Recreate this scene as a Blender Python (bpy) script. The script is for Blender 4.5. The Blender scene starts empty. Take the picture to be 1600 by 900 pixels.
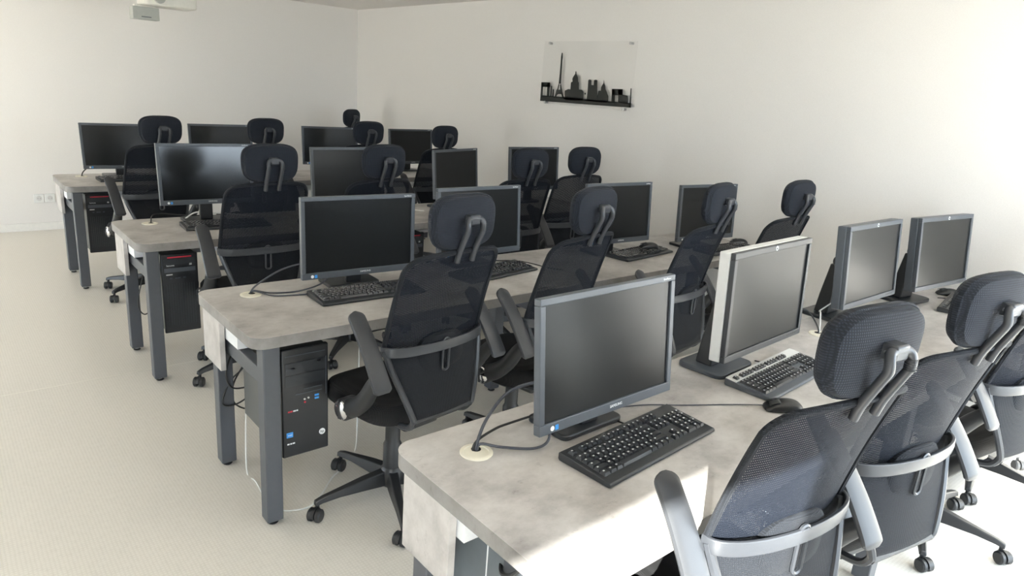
import bpy, math, random
from mathutils import Vector, Matrix
random.seed(7)
scene = bpy.context.scene
COL = scene.collection
R = math.radians

# ------------------------------------------------------------------ camera
CAM = Vector((-0.2021, -0.7814, 1.5988))
YAW, PITCH, ROLL, FPX = 0.7164, 0.2802, 0.0748, 1076.5
d = Vector((math.sin(YAW)*math.cos(PITCH), math.cos(YAW)*math.cos(PITCH), -math.sin(PITCH)))
r0 = Vector((math.cos(YAW), -math.sin(YAW), 0)); u0 = r0.cross(d)
rr = math.cos(ROLL)*r0 + math.sin(ROLL)*u0; uu = -math.sin(ROLL)*r0 + math.cos(ROLL)*u0
cd = bpy.data.cameras.new('camera'); cam = bpy.data.objects.new('camera', cd); COL.objects.link(cam)
m = Matrix((rr, uu, -d)).transposed().to_4x4(); m.translation = CAM
cam.matrix_world = m
cd.sensor_width = 36; cd.lens = 36*FPX/1600; cd.clip_start = 0.02; cd.clip_end = 200
scene.camera = cam

# ------------------------------------------------------------------ room numbers
XW, YB, HC = 3.8535, 6.94, 2.3477          # right wall, back wall, ceiling
XL, YF = -3.4, -1.85                       # left wall, window wall behind the camera
WIN_Z0, WIN_Z1 = 0.10, 2.20                # window sill and head

# ------------------------------------------------------------------ light
w = bpy.data.worlds.new('sky'); scene.world = w; w.use_nodes = True
bg = w.node_tree.nodes['Background']
bg.inputs['Color'].default_value = (0.765, 0.86, 1.0, 1); bg.inputs['Strength'].default_value = 8.5
sd = bpy.data.lights.new('sun', 'SUN'); sd.energy = 30; sd.angle = R(0.6); sd.color = (1, 0.965, 0.92)
sun = bpy.data.objects.new('sun', sd); COL.objects.link(sun)
EL = R(23.6)
sdir = Vector((0.80, 0.60, 0)).normalized()*math.cos(EL) + Vector((0, 0, -math.sin(EL)))
sun.rotation_euler = sdir.to_track_quat('-Z', 'Y').to_euler()
sun.location = (2, -6, 6)
pd = bpy.data.lights.new('window_portal', 'AREA'); pd.shape = 'RECTANGLE'; pd.size = XW-XL; pd.size_y = WIN_Z1-WIN_Z0
pd.cycles.is_portal = True
po = bpy.data.objects.new('window_portal', pd); COL.objects.link(po)
pd2 = pd.copy(); pd2.size = 3.2; pd2.size_y = 1.16
po2 = bpy.data.objects.new('added_window_portal', pd2); COL.objects.link(po2)  # portal for the added low windows in the left wall
po2.location = (XL-0.13, 4.6, 0.68); po2.rotation_euler = (R(90), 0, R(-90))
po.location = ((XW+XL)/2, YF-0.13, (WIN_Z0+WIN_Z1)/2); po.rotation_euler = (R(90), 0, 0)
scene.view_settings.view_transform = 'Standard'; scene.view_settings.look = 'None'
scene.view_settings.gamma = 1; scene.view_settings.use_curve_mapping = False
scene.view_settings.exposure = 0.64
scene.cycles.diffuse_bounces = 6
scene.cycles.transparent_max_bounces = 16

# ------------------------------------------------------------------ materials
MAT = {}
def new_mat(name):
    mt = bpy.data.materials.new(name); mt.use_nodes = True
    nt = mt.node_tree; b = nt.nodes['Principled BSDF']; MAT[name] = mt
    return mt, nt, b
def setp(b, **k):
    for n, v in k.items():
        n = n.replace('_', ' ')
        if isinstance(v, tuple) and len(v) == 3: v = (*v, 1)
        b.inputs[n].default_value = v
def noise(nt, scale, detail=4, rough=0.55, vec=None, stretch=None):
    n = nt.nodes.new('ShaderNodeTexNoise'); n.inputs['Scale'].default_value = scale
    n.inputs['Detail'].default_value = detail; n.inputs['Roughness'].default_value = rough
    tc = nt.nodes.new('ShaderNodeTexCoord'); src = tc.outputs['Object']
    if stretch:
        mp = nt.nodes.new('ShaderNodeMapping'); mp.inputs['Scale'].default_value = stretch
        nt.links.new(src, mp.inputs['Vector']); src = mp.outputs['Vector']
    nt.links.new(src, n.inputs['Vector'])
    return n
def ramp(nt, src, stops):
    rp = nt.nodes.new('ShaderNodeValToRGB'); e = rp.color_ramp.elements
    while len(e) < len(stops): e.new(0.5)
    for el, (p, c) in zip(e, stops): el.position = p; el.color = (*c, 1) if len(c) == 3 else c
    nt.links.new(src, rp.inputs['Fac']); return rp
def bump(nt, b, src, strength, dist=0.001):
    bp = nt.nodes.new('ShaderNodeBump'); bp.inputs['Strength'].default_value = strength
    bp.inputs['Distance'].default_value = dist
    nt.links.new(src, bp.inputs['Height']); nt.links.new(bp.outputs['Normal'], b.inputs['Normal'])
def plain(name, col, rough=0.5, metal=0.0, spec=0.5, grain=0.0, gscale=300):
    mt, nt, b = new_mat(name)
    setp(b, Base_Color=col, Roughness=rough, Metallic=metal, Specular_IOR_Level=spec)
    n = noise(nt, gscale if grain else 40, 2)
    rp = ramp(nt, n.outputs['Fac'], [(0.3, tuple(c*0.975 for c in col)), (0.7, tuple(min(1, c*1.025) for c in col))])
    nt.links.new(rp.outputs['Color'], b.inputs['Base Color'])
    if grain: bump(nt, b, n.outputs['Fac'], grain)
    return mt
plain('wall_paint', (0.81, 0.782, 0.752), 0.85, spec=0.2, grain=0.02, gscale=220)
plain('ceiling_paint', (0.78, 0.75, 0.715), 0.9, spec=0.1)
plain('baseboard_paint', (0.84, 0.82, 0.78), 0.5)
plain('black_plastic', (0.022, 0.023, 0.025), 0.42, grain=0.1, gscale=900)
plain('chair_plastic', (0.042, 0.045, 0.052), 0.32, grain=0.12, gscale=700)
plain('arm_plastic', (0.035, 0.037, 0.042), 0.40, grain=0.08, gscale=700)
plain('bezel_grey', (0.075, 0.085, 0.10), 0.38)
plain('bezel_black', (0.026, 0.029, 0.033), 0.35)
plain('screen', (0.011, 0.012, 0.013), 0.28, spec=0.30)
plain('screen_glossy', (0.011, 0.012, 0.013), 0.17, spec=0.65)
plain('silver_plastic', (0.62, 0.62, 0.61), 0.4)
plain('key_plastic', (0.032, 0.034, 0.038), 0.22)
plain('desk_steel', (0.082, 0.088, 0.10), 0.42, spec=0.4)
plain('pc_black', (0.016, 0.017, 0.019), 0.28)
plain('pc_case', (0.10, 0.10, 0.095), 0.5)
plain('pc_grey', (0.13, 0.15, 0.165), 0.5)
plain('chrome', (0.75, 0.75, 0.76), 0.08, metal=1)
plain('grommet_plastic', (0.78, 0.74, 0.62), 0.4)
plain('white_plastic', (0.80, 0.80, 0.78), 0.4)
plain('socket_grey', (0.66, 0.65, 0.63), 0.5)
plain('white_steel', (0.78, 0.79, 0.80), 0.45)
plain('cable_grey', (0.055, 0.06, 0.075), 0.5)
plain('cable_black', (0.015, 0.015, 0.015), 0.5)
plain('cable_white', (0.75, 0.75, 0.72), 0.5)
plain('ink_white', (0.80, 0.82, 0.84), 0.6)
plain('ink_blue', (0.05, 0.30, 0.75), 0.4)
plain('ink_red', (0.65, 0.03, 0.06), 0.4)
plain('ink_black', (0.012, 0.014, 0.012), 0.6)
plain('projector_white', (0.74, 0.72, 0.66), 0.5)
plain('projector_grey', (0.42, 0.43, 0.40), 0.6)
plain('outside_ground', (0.42, 0.40, 0.36), 0.9)
plain('window_frame', (0.55, 0.56, 0.57), 0.5)
plain('bolt_steel', (0.5, 0.5, 0.5), 0.3, metal=0.9)
# laminate: grey concrete print
def laminate(name, gain):
    mt, nt, b = new_mat(name)
    n1 = noise(nt, 3.2, 9, 0.66, stretch=(1, 1.25, 1)); n2 = noise(nt, 22, 8, 0.75, stretch=(1, 1.6, 1))
    a = tuple(c*gain for c in (0.275, 0.258, 0.246)); m_ = tuple(c*gain for c in (0.44, 0.418, 0.40)); c_ = tuple(c*gain for c in (0.57, 0.55, 0.53))
    r1 = ramp(nt, n1.outputs['Fac'], [(0.32, a), (0.5, m_), (0.68, c_)])
    r2 = ramp(nt, n2.outputs['Fac'], [(0.26, (0.50, 0.48, 0.48)), (0.40, (0.95, 0.94, 0.94)), (0.6, (1, 1, 1))])
    mx = nt.nodes.new('ShaderNodeMix'); mx.data_type = 'RGBA'; mx.blend_type = 'MULTIPLY'; mx.inputs[0].default_value = 0.75
    nt.links.new(r1.outputs['Color'], mx.inputs[6]); nt.links.new(r2.outputs['Color'], mx.inputs[7])
    nt.links.new(mx.outputs[2], b.inputs['Base Color'])
    setp(b, Roughness=0.42, Specular_IOR_Level=0.35); bump(nt, b, n2.outputs['Fac'], 0.08)
laminate('laminate', 1.12)
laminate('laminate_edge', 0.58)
# vinyl floor with a fine woven relief
mt, nt, b = new_mat('vinyl_floor')
tc = nt.nodes.new('ShaderNodeTexCoord')
def wave(nt, src, scale, direction, dist=0.0):
    wv = nt.nodes.new('ShaderNodeTexWave'); wv.bands_direction = direction
    wv.inputs['Scale'].default_value = scale; wv.inputs['Distortion'].default_value = dist
    nt.links.new(src, wv.inputs['Vector']); return wv
w1 = wave(nt, tc.outputs['Object'], 26, 'X', 1.2); w2 = wave(nt, tc.outputs['Object'], 26, 'Y', 1.2)
mm = nt.nodes.new('ShaderNodeMath'); mm.operation = 'MULTIPLY'
nt.links.new(w1.outputs['Fac'], mm.inputs[0]); nt.links.new(w2.outputs['Fac'], mm.inputs[1])
n1 = noise(nt, 45, 4); ad = nt.nodes.new('ShaderNodeMath'); ad.operation = 'ADD'
nt.links.new(mm.outputs[0], ad.inputs[0]); nt.links.new(n1.outputs['Fac'], ad.inputs[1])
rp = ramp(nt, ad.outputs[0], [(0.3, (0.67, 0.635, 0.575)), (1.0, (0.755, 0.72, 0.66))])
nt.links.new(rp.outputs['Color'], b.inputs['Base Color'])
setp(b, Roughness=0.34, Specular_IOR_Level=0.4); bump(nt, b, ad.outputs[0], 0.10)
plain('floor_weld', (0.80, 0.77, 0.70), 0.4)
# chair fabrics
def fabric(name, col, pitch, strength=0.5):
    mt, nt, b = new_mat(name); tc = nt.nodes.new('ShaderNodeTexCoord')
    a_ = wave(nt, tc.outputs['Object'], 0.314/pitch, 'X'); c_ = wave(nt, tc.outputs['Object'], 0.314/pitch, 'Z')
    ad = nt.nodes.new('ShaderNodeMath'); ad.operation = 'MULTIPLY'
    nt.links.new(a_.outputs['Fac'], ad.inputs[0]); nt.links.new(c_.outputs['Fac'], ad.inputs[1])
    rp = ramp(nt, ad.outputs[0], [(0.1, tuple(c*0.6 for c in col)), (0.7, tuple(c*1.35 for c in col))])
    nt.links.new(rp.outputs['Color'], b.inputs['Base Color'])
    setp(b, Roughness=0.85, Specular_IOR_Level=0.3, Sheen_Weight=0.03, Sheen_Roughness=0.5)
    bump(nt, b, ad.outputs[0], strength, 0.002)
fabric('seat_fabric', (0.014, 0.014, 0.015), 0.005)
fabric('headrest_fabric', (0.0155, 0.0195, 0.029), 0.0052)
fabric('back_fabric', (0.0115, 0.0138, 0.019), 0.004)
# open mesh: threads with holes between them
mt, nt, b = new_mat('mesh_fabric'); tc = nt.nodes.new('ShaderNodeTexCoord')
setp(b, Base_Color=(0.009, 0.0115, 0.018), Roughness=0.75, Specular_IOR_Level=0.15)
mp = nt.nodes.new('ShaderNodeMapping'); mp.inputs['Rotation'].default_value = (0, R(14), 0)
nt.links.new(tc.outputs['Object'], mp.inputs['Vector'])
wz = wave(nt, mp.outputs['Vector'], 0.314/0.0064, 'Z', 0.2); wx = wave(nt, mp.outputs['Vector'], 0.314/0.0035, 'X', 0.2)
ml = nt.nodes.new('ShaderNodeMath'); ml.operation = 'MULTIPLY'
nt.links.new(wz.outputs['Fac'], ml.inputs[0]); nt.links.new(wx.outputs['Fac'], ml.inputs[1])
hole = ramp(nt, ml.outputs[0], [(0.44, (0, 0, 0)), (0.80, (0.50, 0.50, 0.50))])
tr = nt.nodes.new('ShaderNodeBsdfTransparent'); mix = nt.nodes.new('ShaderNodeMixShader')
out = nt.nodes['Material Output']
nt.links.new(hole.outputs['Color'], mix.inputs[0]); nt.links.new(b.outputs[0], mix.inputs[1])
nt.links.new(tr.outputs[0], mix.inputs[2]); nt.links.new(mix.outputs[0], out.inputs['Surface'])
# window glass and acrylic
def clear(name, tint, gloss):
    mt, nt, b = new_mat(name); out = nt.nodes['Material Output']
    t = nt.nodes.new('ShaderNodeBsdfTransparent'); t.inputs[0].default_value = (*tint, 1)
    g = nt.nodes.new('ShaderNodeBsdfGlossy'); g.inputs['Roughness'].default_value = 0.05
    mx = nt.nodes.new('ShaderNodeMixShader'); mx.inputs[0].default_value = gloss
    nt.links.new(t.outputs[0], mx.inputs[1]); nt.links.new(g.outputs[0], mx.inputs[2])
    nt.links.new(mx.outputs[0], out.inputs['Surface'])
clear('window_glass', (0.96, 0.98, 0.97), 0.04)
clear('acrylic', (0.985, 0.985, 0.985), 0.03)

# ------------------------------------------------------------------ mesh helpers
class MB:
    def __init__(s): s.v = []; s.f = []
    def add(s, vs, fs):
        o = len(s.v); s.v += [tuple(x) for x in vs]; s.f += [tuple(i+o for i in f) for f in fs]; return s
    def box(s, x0, x1, y0, y1, z0, z1, M=None):
        vs = [Vector(p) for p in ((x0,y0,z0),(x1,y0,z0),(x1,y1,z0),(x0,y1,z0),(x0,y0,z1),(x1,y0,z1),(x1,y1,z1),(x0,y1,z1))]
        if M: vs = [M @ p for p in vs]
        return s.add(vs, [(0,3,2,1),(4,5,6,7),(0,1,5,4),(1,2,6,5),(2,3,7,6),(3,0,4,7)])
    def prism(s, poly, z0, z1, M=None):        # poly in xy, counter-clockwise
        n = len(poly); vs = [Vector((x, y, z0)) for x, y in poly]+[Vector((x, y, z1)) for x, y in poly]
        if M: vs = [M @ p for p in vs]
        return s.add(vs, [tuple(reversed(range(n))), tuple(range(n, 2*n))]+[(i, (i+1) % n, n+(i+1) % n, n+i) for i in range(n)])
    def rings(s, rings, cap=True, closed=False):
        n = len(rings[0]); o = len(s.v); fs = []
        for i in range(len(rings)-1):
            for j in range(n): fs.append((i*n+j, i*n+(j+1) % n, (i+1)*n+(j+1) % n, (i+1)*n+j))
        if cap: fs += [tuple(reversed(range(n))), tuple((len(rings)-1)*n+j for j in range(n))]
        return s.add([p for rg in rings for p in rg], fs)
    def tube(s, path, r, n=8, sx=1.0):
        path = [Vector(p) for p in path]; rg = []; prev = None
        for i, p in enumerate(path):
            t = (path[min(i+1, len(path)-1)]-path[max(i-1, 0)]).normalized()
            if prev is None:
                a = Vector((0, 0, 1)) if abs(t.z) < 0.9 else Vector((1, 0, 0)); nx = t.cross(a).normalized()
            else: nx = (prev-t*prev.dot(t)).normalized()
            prev = nx; ny = t.cross(nx); rad = r[i] if isinstance(r, (list, tuple)) else r
            rg.append([p+(nx*math.cos(2*math.pi*k/n)*sx+ny*math.sin(2*math.pi*k/n))*rad for k in range(n)])
        return s.rings(rg)
    def lathe(s, prof, n=20, M=None):           # (r, z) profile
        rg = []
        for r_, z in prof:
            ring = [Vector((r_*math.cos(2*math.pi*k/n), r_*math.sin(2*math.pi*k/n), z)) for k in range(n)]
            rg.append([M @ p for p in ring] if M else ring)
        return s.rings(rg)
    def grid(s, pts):
        nr, nc = len(pts), len(pts[0])
        return s.add([p for row in pts for p in row],
                     [(i*nc+j, i*nc+j+1, (i+1)*nc+j+1, (i+1)*nc+j) for i in range(nr-1) for j in range(nc-1)])
    def mesh(s, name, mat, smooth=True, angle=38):
        me = bpy.data.meshes.new(name); me.from_pydata(s.v, [], s.f); me.materials.append(MAT[mat]); me.update()
        if smooth:
            me.polygons.foreach_set('use_smooth', [True]*len(me.polygons)); me.set_sharp_from_angle(angle=R(angle))
        return me
    def build(s, name, mat, parent=None, bevel=0, smooth=True, segs=2, loc=None, rot=None):
        return put(name, s.mesh(name, mat, smooth), parent, bevel, segs, loc, rot)
def put(name, me, parent=None, bevel=0, segs=2, loc=None, rot=None):
    o = bpy.data.objects.new(name, me); COL.objects.link(o)
    if parent: o.parent = parent
    if loc: o.location = loc
    if rot: o.rotation_euler = rot
    if bevel:
        bv = o.modifiers.new('bevel', 'BEVEL'); bv.width = bevel; bv.segments = segs; bv.limit_method = 'ANGLE'; bv.angle_limit = R(40)
    return o
def thing(name, label, cat, loc=(0, 0, 0), rotz=0, group=None):
    o = bpy.data.objects.new(name, None); COL.objects.link(o); o.empty_display_size = 0.1
    o.location = loc; o.rotation_euler = (0, 0, rotz); tag(o, label, cat, group); return o
def tag(o, label, cat, group=None):
    o['label'] = label; o['category'] = cat
    if group: o['group'] = group
    return o
def struct(o, label=None):
    o['kind'] = 'structure'
    if label: o['label'] = label
    return o
KIDS = {}
def copy_tree(src, parent=None):
    c = src.copy(); COL.objects.link(c); c.parent = parent
    for ch in KIDS.setdefault(src, list(src.children)): copy_tree(ch, c)
    return c
def spline(pts, n=8):                            # Catmull-Rom through the points
    P = [Vector(p) for p in pts]; P = [2*P[0]-P[1]]+P+[2*P[-1]-P[-2]]; out = []
    for i in range(1, len(P)-2):
        for k in range(n):
            t = k/n; a, b_, c, e = P[i-1], P[i], P[i+1], P[i+2]
            out.append(0.5*((2*b_)+(c-a)*t+(2*a-5*b_+4*c-e)*t*t+(3*b_-a-3*c+e)*t**3))
    out.append(P[-2]); return out
def rrect(x0, x1, y0, y1, r, n=6, corners=(1, 1, 1, 1)):   # bl br tr tl, counter-clockwise
    out = []
    for (cx, cy, a0, on) in ((x0, y0, 180, corners[0]), (x1, y0, 270, corners[1]), (x1, y1, 0, corners[2]), (x0, y1, 90, corners[3])):
        if not on: out.append((cx, cy)); continue
        ox = cx+(r if cx == x0 else -r); oy = cy+(r if cy == y0 else -r)
        for k in range(n+1):
            a = R(a0+90*k/n); out.append((ox+r*math.cos(a), oy+r*math.sin(a)))
    return out
def text_mesh(body, size, mat, name):
    c = bpy.data.curves.new(name, 'FONT'); c.body = body; c.size = size; c.extrude = 0.0003
    c.align_x = 'CENTER'; c.align_y = 'CENTER'; c.resolution_u = 2
    o = bpy.data.objects.new(name, c); COL.objects.link(o)
    dg = bpy.context.evaluated_depsgraph_get()
    me = bpy.data.meshes.new_from_object(o.evaluated_get(dg)); me.materials.clear(); me.materials.append(MAT[mat])
    bpy.data.objects.remove(o); return me

# ------------------------------------------------------------------ room shell
T = 0.12
fl = struct(MB().box(XL-T, XW+T, YF-T, YB+T, -0.1, 0).build('floor', 'vinyl_floor', smooth=False), 'pale beige vinyl floor with a fine woven texture')
MB().box(XL, XW, 3.073, 3.079, -0.001, 0.0006).build('weld_seam', 'floor_weld', fl, smooth=False)
struct(MB().box(XL-T, XW+T, YF-T, YB+T, HC, HC+0.12).build('ceiling', 'ceiling_paint', smooth=False), 'plain off-white ceiling')
struct(MB().box(XL-T, XW+T, YB, YB+T, -0.1, HC).build('wall_back', 'wall_paint', smooth=False), 'plain warm white wall at the far end')
struct(MB().box(XW, XW+T, YF-T, YB, -0.1, HC).build('wall_right', 'wall_paint', smooth=False), 'plain white side wall carrying the skyline panel')
LY0, LY1, LZ0, LZ1 = 3.0, 6.2, 0.10, 1.26  # unseen low windows, added to brighten the far end of the room
wl = MB().box(XL-T, XL, YF-T, LY0, -0.1, HC).box(XL-T, XL, LY1, YB, -0.1, HC).box(XL-T, XL, LY0, LY1, -0.1, LZ0).box(XL-T, XL, LY0, LY1, LZ1, HC)
struct(wl.build('wall_left', 'wall_paint', smooth=False), 'plain white side wall with low windows added for light')
for i in range(3):
    y0 = LY0+i*(LY1-LY0)/3; y1 = y0+(LY1-LY0)/3
    f = MB().box(XL-0.09, XL-0.03, y0, y0+0.04, LZ0, LZ1).box(XL-0.09, XL-0.03, y1-0.04, y1, LZ0, LZ1)
    f.box(XL-0.09, XL-0.03, y0+0.04, y1-0.04, LZ0, LZ0+0.05).box(XL-0.09, XL-0.03, y0+0.04, y1-0.04, LZ1-0.05, LZ1)
    o = struct(f.build('window_%d' % (i+5), 'window_frame', smooth=False), 'low framed window added in the side wall to brighten the far end')
    MB().box(XL-0.063, XL-0.057, y0+0.04, y1-0.04, LZ0+0.05, LZ1-0.05).build('pane', 'window_glass', o, smooth=False)
struct(MB().box(XL, XW, YB-0.014, YB, 0, 0.072).build('baseboard_back', 'baseboard_paint', smooth=False), 'low white baseboard along the far wall')
struct(MB().box(XW-0.014, XW, YF, YB-0.014, 0, 0.072).build('baseboard_right', 'baseboard_paint', smooth=False), 'low white baseboard along the side wall')
SUNBLOCK0, SUNBLOCK1, WL = -1.0, 1.2, -2.12  # unseen solid pier and left strip, added to trim the sun patch
wf = MB().box(XL, XW, YF-T, YF, -0.1, WIN_Z0).box(XL, XW, YF-T, YF, WIN_Z1, HC).box(SUNBLOCK0, SUNBLOCK1, YF-T, YF, WIN_Z0, WIN_Z1).box(XL, WL, YF-T, YF, WIN_Z0, WIN_Z1)
struct(wf.build('wall_front', 'wall_paint', smooth=False), 'window wall with a broad pier added between the glazing to block the sun')
WINX = [(WL, SUNBLOCK0), (SUNBLOCK1, SUNBLOCK1+(XW-SUNBLOCK1)/3), (SUNBLOCK1+(XW-SUNBLOCK1)/3, SUNBLOCK1+2*(XW-SUNBLOCK1)/3), (SUNBLOCK1+2*(XW-SUNBLOCK1)/3, XW)]
for i, (x0, x1) in enumerate(WINX):
    y0, y1 = YF-0.09, YF-0.03
    f = MB()
    f.box(x0, x0+0.045, y0, y1, WIN_Z0, WIN_Z1).box(x1-0.045, x1, y0, y1, WIN_Z0, WIN_Z1)
    f.box(x0+0.045, x1-0.045, y0, y1, WIN_Z0, WIN_Z0+0.05).box(x0+0.045, x1-0.045, y0, y1, WIN_Z1-0.04, WIN_Z1)
    o = struct(f.build('window_%d' % (i+1), 'window_frame', smooth=False), 'tall framed window')
    MB().box(x0+0.045, x1-0.045, YF-0.063, YF-0.057, WIN_Z0+0.05, WIN_Z1-0.04).build('pane', 'window_glass', o, smooth=False)
struct(MB().box(-60, 60, -60, 60, -0.4, -0.12).build('ground_outside', 'outside_ground', smooth=False), 'paved ground outside the windows')

# ------------------------------------------------------------------ desks
ROW = {'A': (0.585, 0.533), 'B': (0.557, 2.0025), 'C': (0.544, 3.5025), 'D': (0.519, 5.384)}
DW, DH, X1 = 0.628, 0.74, 3.842
ROWNAME = {'A': 'nearest the camera', 'B': 'second from the camera', 'C': 'third from the camera', 'D': 'against the far end of the room'}
for k, (x0, yb) in ROW.items():
    L = X1-x0
    t = thing('computer_desk', 'long grey concrete-look desk row with dark steel legs, ' + ROWNAME[k], 'desk', (x0, yb, 0), 0, 'long classroom desk rows')
    MB().prism(rrect(0, L, -DW, 0, 0.055, 8, (1, 0, 0, 1)), DH-0.0012, DH).build('desk_top', 'laminate', t)
    MB().prism(rrect(0.0006, L, -DW+0.0006, -0.0006, 0.055, 8, (1, 0, 0, 1)), DH-0.042, DH-0.0013).build('edge_band', 'laminate_edge', t, bevel=0.0015)
    for lx in (0.065, {'A': 2.19, 'B': 2.04, 'C': 2.1, 'D': 2.12}[k]-x0, L-0.06):
        for ly in (-DW+0.036, -0.098):
            lg = MB().box(lx-0.03, lx+0.03, ly-0.03, ly+0.03, 0.018, DH-0.042).build('leg', 'desk_steel', t, bevel=0.004)
            MB().lathe([(0.012, 0.006), (0.012, 0.02)], 12).build('foot', 'bolt_steel', lg, loc=(lx, ly, 0))
            MB().lathe([(0.017, 0), (0.02, 0.003), (0.012, 0.009)], 12).build('foot', 'black_plastic', lg, loc=(lx, ly, 0))
        if k == 'A' and lx < 0.1: continue
        MB().box(lx-0.02, lx+0.02, -DW+0.066, -0.128, 0.545, 0.605).build('side_rail', 'desk_steel', t, bevel=0.003)
    MB().box(0.10, L-0.10, -0.118, -0.078, 0.63, 0.69).build('back_rail', 'desk_steel', t, bevel=0.003)
    MB().box(0.012, 0.032, -0.245, -0.05, 0.485, DH-0.042).build('end_panel', 'laminate', t, bevel=0.001)
    ty = -0.27 if k == 'A' else -0.37
    tr_ = MB().box(0.036, L-0.10, ty, -0.14, 0.612, 0.616)
    tr_.box(0.036, L-0.10, ty, ty+0.004, 0.616, 0.694).box(0.036, L-0.10, -0.144, -0.14, 0.616, 0.694).box(0.036, 0.04, ty+0.004, -0.144, 0.616, 0.694)
    tr_.build('cable_tray', 'white_steel', t, smooth=False)
    gx = [0.172] if k != 'A' else [0.160, 1.895]
    for g in gx:
        gy = -0.14
        gm = MB().lathe([(0.041, 0), (0.041, 0.0028), (0.038, 0.004), (0.031, 0.004), (0.030, 0.0015), (0.0001, 0.0015)], 28)
        go = gm.build('cable_grommet', 'grommet_plastic', t, loc=(g, gy, DH))
        MB().lathe([(0.0125, 0.0016), (0.0125, 0.0022), (0.0001, 0.0022)], 16).build('opening', 'ink_black', go, loc=(0.008, 0.012, 0))

# ------------------------------------------------------------------ office chair
def make_chair():
    t = thing('office_chair', 'x', 'chair')
    # five-star base
    AX = -0.065
    hub = MB().lathe([(0.0, 0.06), (0.04, 0.06), (0.048, 0.07), (0.046, 0.125), (0.036, 0.14), (0.0, 0.14)], 24).build('base_hub', 'black_plastic', t, loc=(0, AX, 0))
    arm = MB(); rg = []
    for s_, wd, z0, z1 in ((0.03, 0.026, 0.068, 0.13), (0.12, 0.024, 0.072, 0.118), (0.22, 0.018, 0.072, 0.1), (0.285, 0.015, 0.066, 0.088), (0.315, 0.013, 0.058, 0.078)):
        rg.append([Vector((s_, -wd, z0)), Vector((s_, wd, z0)), Vector((s_, wd*0.7, z1)), Vector((s_, -wd*0.7, z1))])
    arm.rings(rg); am = arm.mesh('base_arm', 'black_plastic')
    ca = MB()
    for sy in (-1, 1):
        Mw = Matrix.Translation((0.018, sy*0.015, 0.026)) @ Matrix.Rotation(R(90), 4, 'X')
        ca.lathe([(0.0, -0.011), (0.020, -0.011), (0.0255, -0.006), (0.0258, 0.006), (0.020, 0.011), (0.0, 0.011)], 18, Mw)
    ca.lathe([(0.007, 0.03), (0.007, 0.066)], 10)
    hood = [[Vector((0.018+0.030*math.cos(R(a)), y, 0.026+0.030*math.sin(R(a)))) for y in (-0.006, 0.006)] for a in range(0, 181, 20)]
    ca.grid(hood)
    cm = ca.mesh('caster', 'black_plastic')
    for i in range(5):
        a = R(176-72*i); o = put('base_arm', am, t, 0.004, loc=(0, AX, 0), rot=(0, 0, a))
        put('caster', cm, o, loc=(0.303, 0, 0), rot=(0, 0, R(40+70*i)))
    MB().lathe([(0.036, 0.12), (0.036, 0.235), (0.031, 0.245), (0.029, 0.25), (0.029, 0.33), (0.024, 0.335), (0.024, 0.42)], 24).build('gas_column', 'black_plastic', t, loc=(0, AX, 0))
    # seat
    def seat_ring(z, k, hw, y0, y1):
        n = 40; ring = []
        for i in range(n):
            a = 2*math.pi*i/n; c, s_ = math.cos(a), math.sin(a)
            x = hw*k*math.copysign(abs(c)**0.5, c); y = (y0+y1)/2+(y1-y0)/2*k*math.copysign(abs(s_)**0.5, s_)
            dz = -0.03*max(0, (y-0.04)/0.15)**2
            ring.append(Vector((x, y, z+dz)))
        return ring
    MB().rings([seat_ring(0.425, 0.86, 0.207, -0.27, 0.165), seat_ring(0.43, 0.97, 0.207, -0.27, 0.165), seat_ring(0.455, 1.0, 0.207, -0.27, 0.165),
                seat_ring(0.485, 0.99, 0.207, -0.27, 0.165), seat_ring(0.502, 0.93, 0.207, -0.27, 0.165), seat_ring(0.507, 0.75, 0.207, -0.27, 0.165),
                seat_ring(0.503, 0.35, 0.207, -0.27, 0.165)]).build('seat', 'seat_fabric', t)
    MB().rings([seat_ring(0.408, 0.80, 0.207, -0.265, 0.14), seat_ring(0.4245, 0.9, 0.207, -0.265, 0.155)]).build('seat_pan', 'black_plastic', t)
    MB().box(-0.08, 0.08, -0.17, 0.10, 0.375, 0.408).build('tilt_mechanism', 'black_plastic', t, bevel=0.01, loc=(0, AX, 0))
    # back profile: z -> y ; half width
    def back_y(z): 
        if z >= 0.738: f = (z-0.738)/0.332; return -0.307-0.097*(0.75*f+0.25*f*f)
        f = (0.738-z)/0.298; return -0.307+0.045*f
    BOT, TOP = 0.738, 1.072
    def half(z): f = (z-BOT)/(TOP-BOT); return 0.212-0.008*f
    rc = 0.062
    def hw(z):
        h = half(min(z, TOP))
        if z > TOP-rc: h = h-rc+math.sqrt(max(0, rc*rc-(z-TOP+rc)**2))
        return h
    def bp(u, z):
        zz = z+0.012*(1-u*u)*max(0, (z-BOT)/(TOP-BOT))
        return Vector((u*hw(z), back_y(z)+0.045*(u*hw(z)/0.21)**2-0.010, zz))
    zs = [BOT+(TOP-BOT)*i/22 for i in range(17)]+[TOP-rc+rc*math.sin(R(90*k/9)) for k in range(1, 9)]+[TOP-0.0004]
    zs = sorted(zs)
    bm_ = MB().grid([[bp(-1+2*j/20, z) for j in range(21)] for z in zs]).build('backrest_mesh', 'mesh_fabric', t)
    edge = [bp(-1, z) for z in zs]+[bp(-1+2*j/12, TOP-0.0004) for j in range(1, 12)]+[bp(1, z) for z in reversed(zs)]
    MB().tube(edge, 0.0088, 8).build('back_frame', 'back_fabric', t)
    # lower back panel between the support bars
    def low(u, f):
        z = 0.738-0.250*f; h = 0.205-0.072*f**1.2
        return Vector((u*h, -0.319-0.036*f+0.045*(u*h/0.21)**2*(1-0.5*f), z))
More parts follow.
